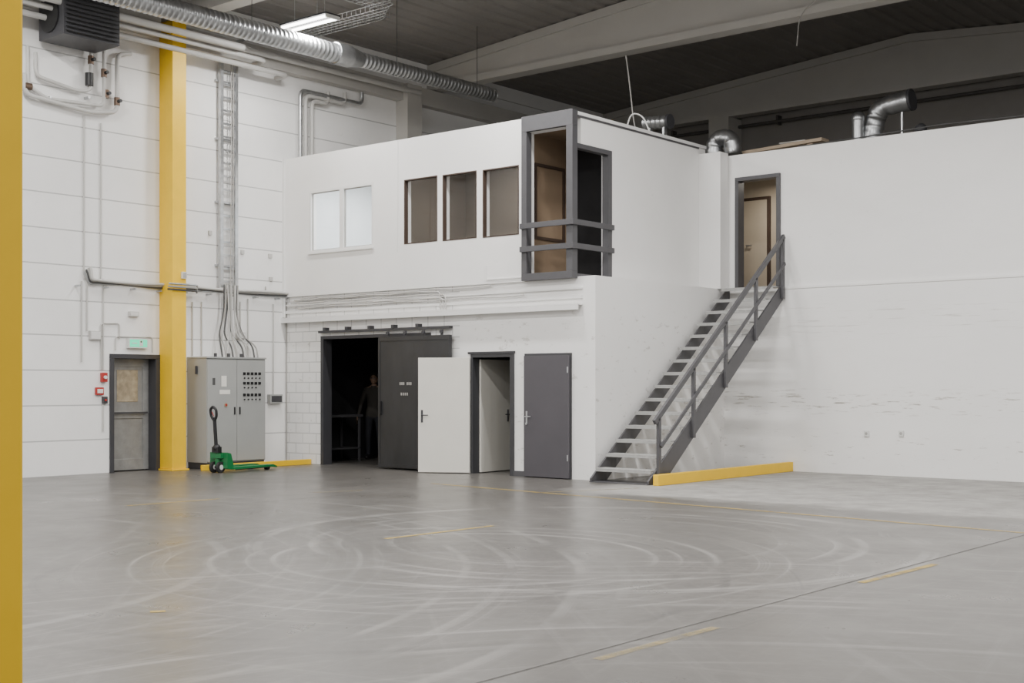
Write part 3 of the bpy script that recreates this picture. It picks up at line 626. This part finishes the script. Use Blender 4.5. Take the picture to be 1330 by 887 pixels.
# ---------------------------------------------------------------- things on the roofs
def roofduct(name,pts,r,rnd):
    b=B(name); pp=roundpath(pts,rnd,8); q=[]
    for i in range(len(pp)-1):
        n=max(1,int((pp[i+1]-pp[i]).length/.045)); q+=[pp[i]+(pp[i+1]-pp[i])*k/n for k in range(n)]
    q.append(pp[-1]); rad=[r+random.uniform(0,.03) for i in range(len(q))]
    b.tube(q,r,m_duct,20,rad=rad); return b
p=PY(1138,160,22.6); q=PY(1182,132,22.6)
b=roofduct('insulated_roof_duct',[(p.x-.12,22.6,5.8),(p.x-.05,22.6,6.3),(p.x+.05,22.6,q.z-.04),(q.x,22.6,q.z+.03)],.17,.3); b.cyl((q.x,22.6,q.z+.03),(q.x+.05,22.6,q.z+.035),.20,m_dgrey,20)
b.cyl((p.x-.28,22.45,5.8),(p.x-.28,22.45,p.z+.1),.12,m_duct,16); b.sph((p.x-.28,22.45,p.z+.1),.13,m_duct)
b.bar((q.x-.15,22.6,5.8),(q.x-.15,22.6,q.z-.15),.03,.03,m_galv); b.done()
p=PY(1196,168,22.2); B('roof_fan').cyl((p.x,22.2,5.8),(p.x,22.2,p.z-.02),.09,m_galv).sph((p.x,22.2,p.z),.11,m_dgrey).done()
p=PY(928,190,21.6)
b=roofduct('insulated_roof_duct',[(p.x,21.6,5.8),(p.x,21.6,6.30),(p.x+.38,21.6,6.28),(p.x+.42,21.6,5.95)],.15,.22); b.done()
p=PY(838,160,20.2); q=PY(868,156,20.2)
b=B('roof_duct_stub'); b.spiral((p.x,20.2,p.z),(q.x,20.2,q.z-.03),.11,m_duct); b.cyl((q.x,20.2,q.z-.03),(q.x+.05,20.2,q.z-.03),.14,m_dgrey); b.box(p.x+.1,p.x+.14,20.15,20.25,6.02,p.z,m_galv).box(q.x-.1,q.x-.06,20.15,20.25,6.02,q.z,m_galv).done()
b=B('timber_planks'); y=21.9
p=PY(985,190,y); q=PY(1072,186,y); b.bar((p.x-.6,y,5.98),(q.x,y,6.06),.3,.06,m_wood); b.box(p.x,p.x+.12,y-.15,y+.15,5.8,5.95,m_wood).box(q.x-.3,q.x-.18,y-.15,y+.15,5.8,6.0,m_wood); b.done()
b=B('white_roof_box'); p=PY(1020,190,22.4); b.box(p.x,p.x+.5,22.2,22.6,5.8,6.16,m_beam).box(p.x-.02,p.x+.52,22.18,22.62,6.161,6.18,m_beam).done()
b=B('roof_cable'); 
pts=[PY(px,py,19.6) for px,py in((813,72),(818,110),(822,150),(826,172))]; b.tube(pts,.012,m_cablel,6,rnd=.3)
pts=[PY(px,py,19.4) for px,py in((812,172),(820,146),(835,150),(846,176),(840,190))]; b.tube(pts,.015,m_plast,6,rnd=.25)
b.done()
b=B('roof_cable'); pts=[PY(px,py,20.9) for px,py in((1035,68),(1040,20),(1065,14))]; b.tube([(pts[0].x,20.9,7.6),(pts[0].x+.05,20.9,8.15),(pts[0].x+.6,20.9,8.5)],.01,m_cablel,6,rnd=.2); b.done()
b=B('far_wall_pipes'); b.cyl((-19,28.15,7.95),(12,28.15,7.95),.04,m_mid,10)
for x in range(-18,12,3): b.box(x,x+.05,28.1,28.3,7.88,8.1,m_mid)
b.done()
b=B('roof_edge_cable'); b.tube([(ux1+.3,YR+.1,5.84),(-9.8,YR+.08,5.85),(-8.2,YR+.1,5.9),(-6.5,YR+.1,5.86),(-4,YR+.1,5.85)],.012,m_cable,6); b.done()
for px,py in((1126,563),(1171,563)):
    p=PY(px,py,YR); b=B('wall_socket'); b.box(p.x-.045,p.x+.045,YR-.03,YR-.001,p.z-.05,p.z+.05,m_plast); b.cyl((p.x,YR-.034,p.z),(p.x,YR-.029,p.z),.025,m_cablel,12); b.done(.004)
# ---------------------------------------------------------------- floor markings
def strip(name,p,q,w,m,z=.003):
    p,q=Vector(p),Vector(q); d=(q-p).normalized(); s_=Vector((-d.y,d.x,0))*w/2
    b=B(name); b.add([(*(p-s_).xy,z),(*(q-s_).xy,z),(*(q+s_).xy,z),(*(p+s_).xy,z)],[(0,1,2,3)],m); return b.done()
strip('floor_line_marking',PZ(560,628),PZ(1400,698),.08,m_line)
for a,c,mm_ in(((500,700),(640,683),m_line),((1118,757),(1215,733),m_line),((775,857),(930,815),m_linef),((165,657),(285,648),m_line),((195,795),(215,794),m_line),((400,640),(470,637),m_linef),((700,640),(830,634),m_linef)): strip('floor_line_marking',PZ(*a),PZ(*c),.07,mm_)
strip('floor_joint',(-4.41,-7,0),(-4.41,21,0),.011,m_joint,.002)
strip('floor_joint',(-13.4,-7,0),(-13.4,16.8,0),.008,m_joint,.002)
# ---------------------------------------------------------------- inside the dark store: bench and person
b=B('workbench'); x0,x1,y0_,y1_=-19.8,-19.15,17.4,18.3
b.box(x0,x1,y0_,y1_,.9,.95,m_grey)
for x in(x0+.04,x1-.08):
    for y in(y0_+.03,y1_-.07): b.box(x,x+.04,y,y+.04,0,.9,m_grey)
b.box(x0+.04,x1-.04,y0_+.03,y1_-.03,.25,.28,m_grey); b.done(.003)
m_jack=M('dark_jacket',(.036,.032,.027),.85,var=.2); m_trou=M('dark_trousers',(.014,.015,.020),.85,var=.2); m_skin=M('skin',(.24,.15,.10),.5,var=.05); m_hair=M('dark_hair',(.02,.014,.01),.7,var=.2); m_shoe=M('black_shoes',(.012,.012,.012),.5); m_eye=M('eye_white',(.3,.3,.3),.4)
def person(loc,rotz):
    J={'pel':(0,0,.96,.15),'bel':(0,-.01,1.10,.145),'che':(0,0,1.32,.165),'ubk':(0,.01,1.43,.13),'nek':(0,0,1.53,.058),'hb':(0,-.01,1.60,.055)}
    for s,S in((1,'L'),(-1,'R')):
        J['sh'+S]=(s*.17,.01,1.44,.075); J['hip'+S]=(s*.10,0,.90,.105); J['kn'+S]=(s*.12,-.02,.50,.068); J['cf'+S]=(s*.125,.01,.36,.06); J['an'+S]=(s*.125,.03,.09,.045); J['to'+S]=(s*.15,-.13,.045,.042)
    J['elL']=(.27,.03,1.14,.05); J['wrL']=(.22,-.19,1.02,.032); J['elR']=(-.28,.03,1.15,.05); J['wrR']=(-.32,-.06,.90,.032)
    E=[('pel','bel'),('bel','che'),('che','ubk'),('ubk','nek'),('nek','hb')]
    for S in'LR': E+=[('ubk','sh'+S),('sh'+S,'el'+S),('el'+S,'wr'+S),('pel','hip'+S),('hip'+S,'kn'+S),('kn'+S,'cf'+S),('cf'+S,'an'+S),('an'+S,'to'+S)]
    for S,s in(('L',1),('R',-1)):
        w=Vector(J['wr'+S][:3]); e_=Vector(J['el'+S][:3]); d=(w-e_).normalized()
        pm=w+d*.07; J['pa'+S]=(*pm,.036); E.append(('wr'+S,'pa'+S))
        for k,(o_,ln) in enumerate(((-.03,.06),(-.01,.075),(.01,.07),(.03,.055))):
            a=pm+(Vector((0,o_,0)) if S=='R' else Vector((o_,0,0)))+d*.03
            k1=a+d*ln*.5; k2=k1+(d+Vector((-s*.5,0,-.3))).normalized()*ln*.5
            J[f'f{S}{k}a']=(*a,.0095); J[f'f{S}{k}b']=(*k1,.009); J[f'f{S}{k}c']=(*k2,.008); E+=[('pa'+S,f'f{S}{k}a'),(f'f{S}{k}a',f'f{S}{k}b'),(f'f{S}{k}b',f'f{S}{k}c')]
        t=w+d*.03+Vector((-s*.03,-.02,0)); t2=t+d*.04+Vector((-s*.015,-.015,0)); J['th'+S]=(*t,.011); J['ti'+S]=(*t2,.009); E+=[('wr'+S,'th'+S),('th'+S,'ti'+S)]
    ks=list(J); me=bpy.data.meshes.new('body'); me.from_pydata([J[k][:3] for k in ks],[(ks.index(a),ks.index(c)) for a,c in E],[])
    o=bpy.data.objects.new('tmp',me); bpy.context.scene.collection.objects.link(o)
    o.modifiers.new('skin','SKIN')
    if not me.skin_vertices: 
        bpy.context.view_layer.objects.active=o; bpy.ops.mesh.customdata_skin_add()
    for i,k in enumerate(ks):
        sv=me.skin_vertices[0].data[i]; r=J[k][3]; sy=.72 if k in('pel','bel','che','ubk') else 1; sv.radius=(r,r*sy); sv.use_root=(k=='pel')
    sb=o.modifiers.new('s','SUBSURF'); sb.levels=2; sb.render_levels=2
    dg=bpy.context.evaluated_depsgraph_get(); ev=o.evaluated_get(dg); m2=ev.to_mesh()
    b=B('standing_person'); b.X=Matrix.Translation(loc)@Matrix.Rotation(rotz,4,'Z')
    vs=[v.co.copy() for v in m2.vertices]; groups={}
    def hand(c):
        for S in 'LR':
            w=Vector(J['wr'+S][:3]); d=(w-Vector(J['el'+S][:3])).normalized(); r=c-w
            if 0.01<r.dot(d)<.24 and (r-d*r.dot(d)).length<.075: return True
        return False
    for p in m2.polygons:
        c=p.center
        if hand(c): m=m_skin
        elif c.z>1.50: m=m_skin
        elif c.z<.10: m=m_shoe
        elif c.z<.90: m=m_trou
        else: m=m_jack
        groups.setdefault(m.name,(m,[]))[1].append(tuple(p.vertices))
    off=len(b.v); first=True
    for nm,(m,fs) in groups.items():
        if first: b.add(vs,fs,m,True); first=False
        else:
            k=b.mi(m)
            for f in fs: b.f.append([off+i for i in f]); b.m.append(k); b.sm.append(True)
    ev.to_mesh_clear(); bpy.data.objects.remove(o)
    hc=Vector((0,-.02,1.68)); b.sph(hc,.1,m_skin,.78,.95,1.18,20,16); b.sph(hc+Vector((0,-.03,-.06)),.06,m_skin,.85,.95,.9)
    b.sph(hc+Vector((0,.018,.028)),.104,m_hair,.82,.96,1.08,20,14)
    b.extr([(-.115,1.655),(-.088,1.70),(-.085,1.65)],'x',-.012,.012,m_skin)
    for s in(-1,1): b.sph(hc+Vector((s*.03,-.086,.005)),.011,m_eye); b.sph(hc+Vector((s*.03,-.094,.005)),.006,m_black); b.sph(hc+Vector((s*.08,.0,-.005)),.022,m_skin,.35,.7,1.2); b.box(s*.03-.016,s*.03+.016,-.112,-.104,1.702,1.708,m_hair)
    b.box(-.02,.02,-.112,-.100,1.624,1.630,m_brown)
    b.tube([(0,.0,1.49),(0,-.002,1.535)],.075,m_jack,16)
    b.done()
pp=PY(486,597,18.75)
person((pp.x,18.75,0),math.radians(35))
# ---------------------------------------------------------------- world and camera
w=bpy.data.worlds.new('world'); bpy.context.scene.world=w; w.use_nodes=True
bg=w.node_tree.nodes['Background']; bg.inputs[0].default_value=(1,.985,.965,1); bg.inputs[1].default_value=.85
cd=bpy.data.cameras.new('camera'); cam=bpy.data.objects.new('camera',cd); bpy.context.scene.collection.objects.link(cam)
cam.location=(0,0,EYE); cam.rotation_euler=(math.pi/2,0,TH); cd.sensor_width=36; cd.lens=FPX/1330*36; cd.shift_y=(HOR-443.5)/1330; cd.clip_end=200
bpy.context.scene.camera=cam
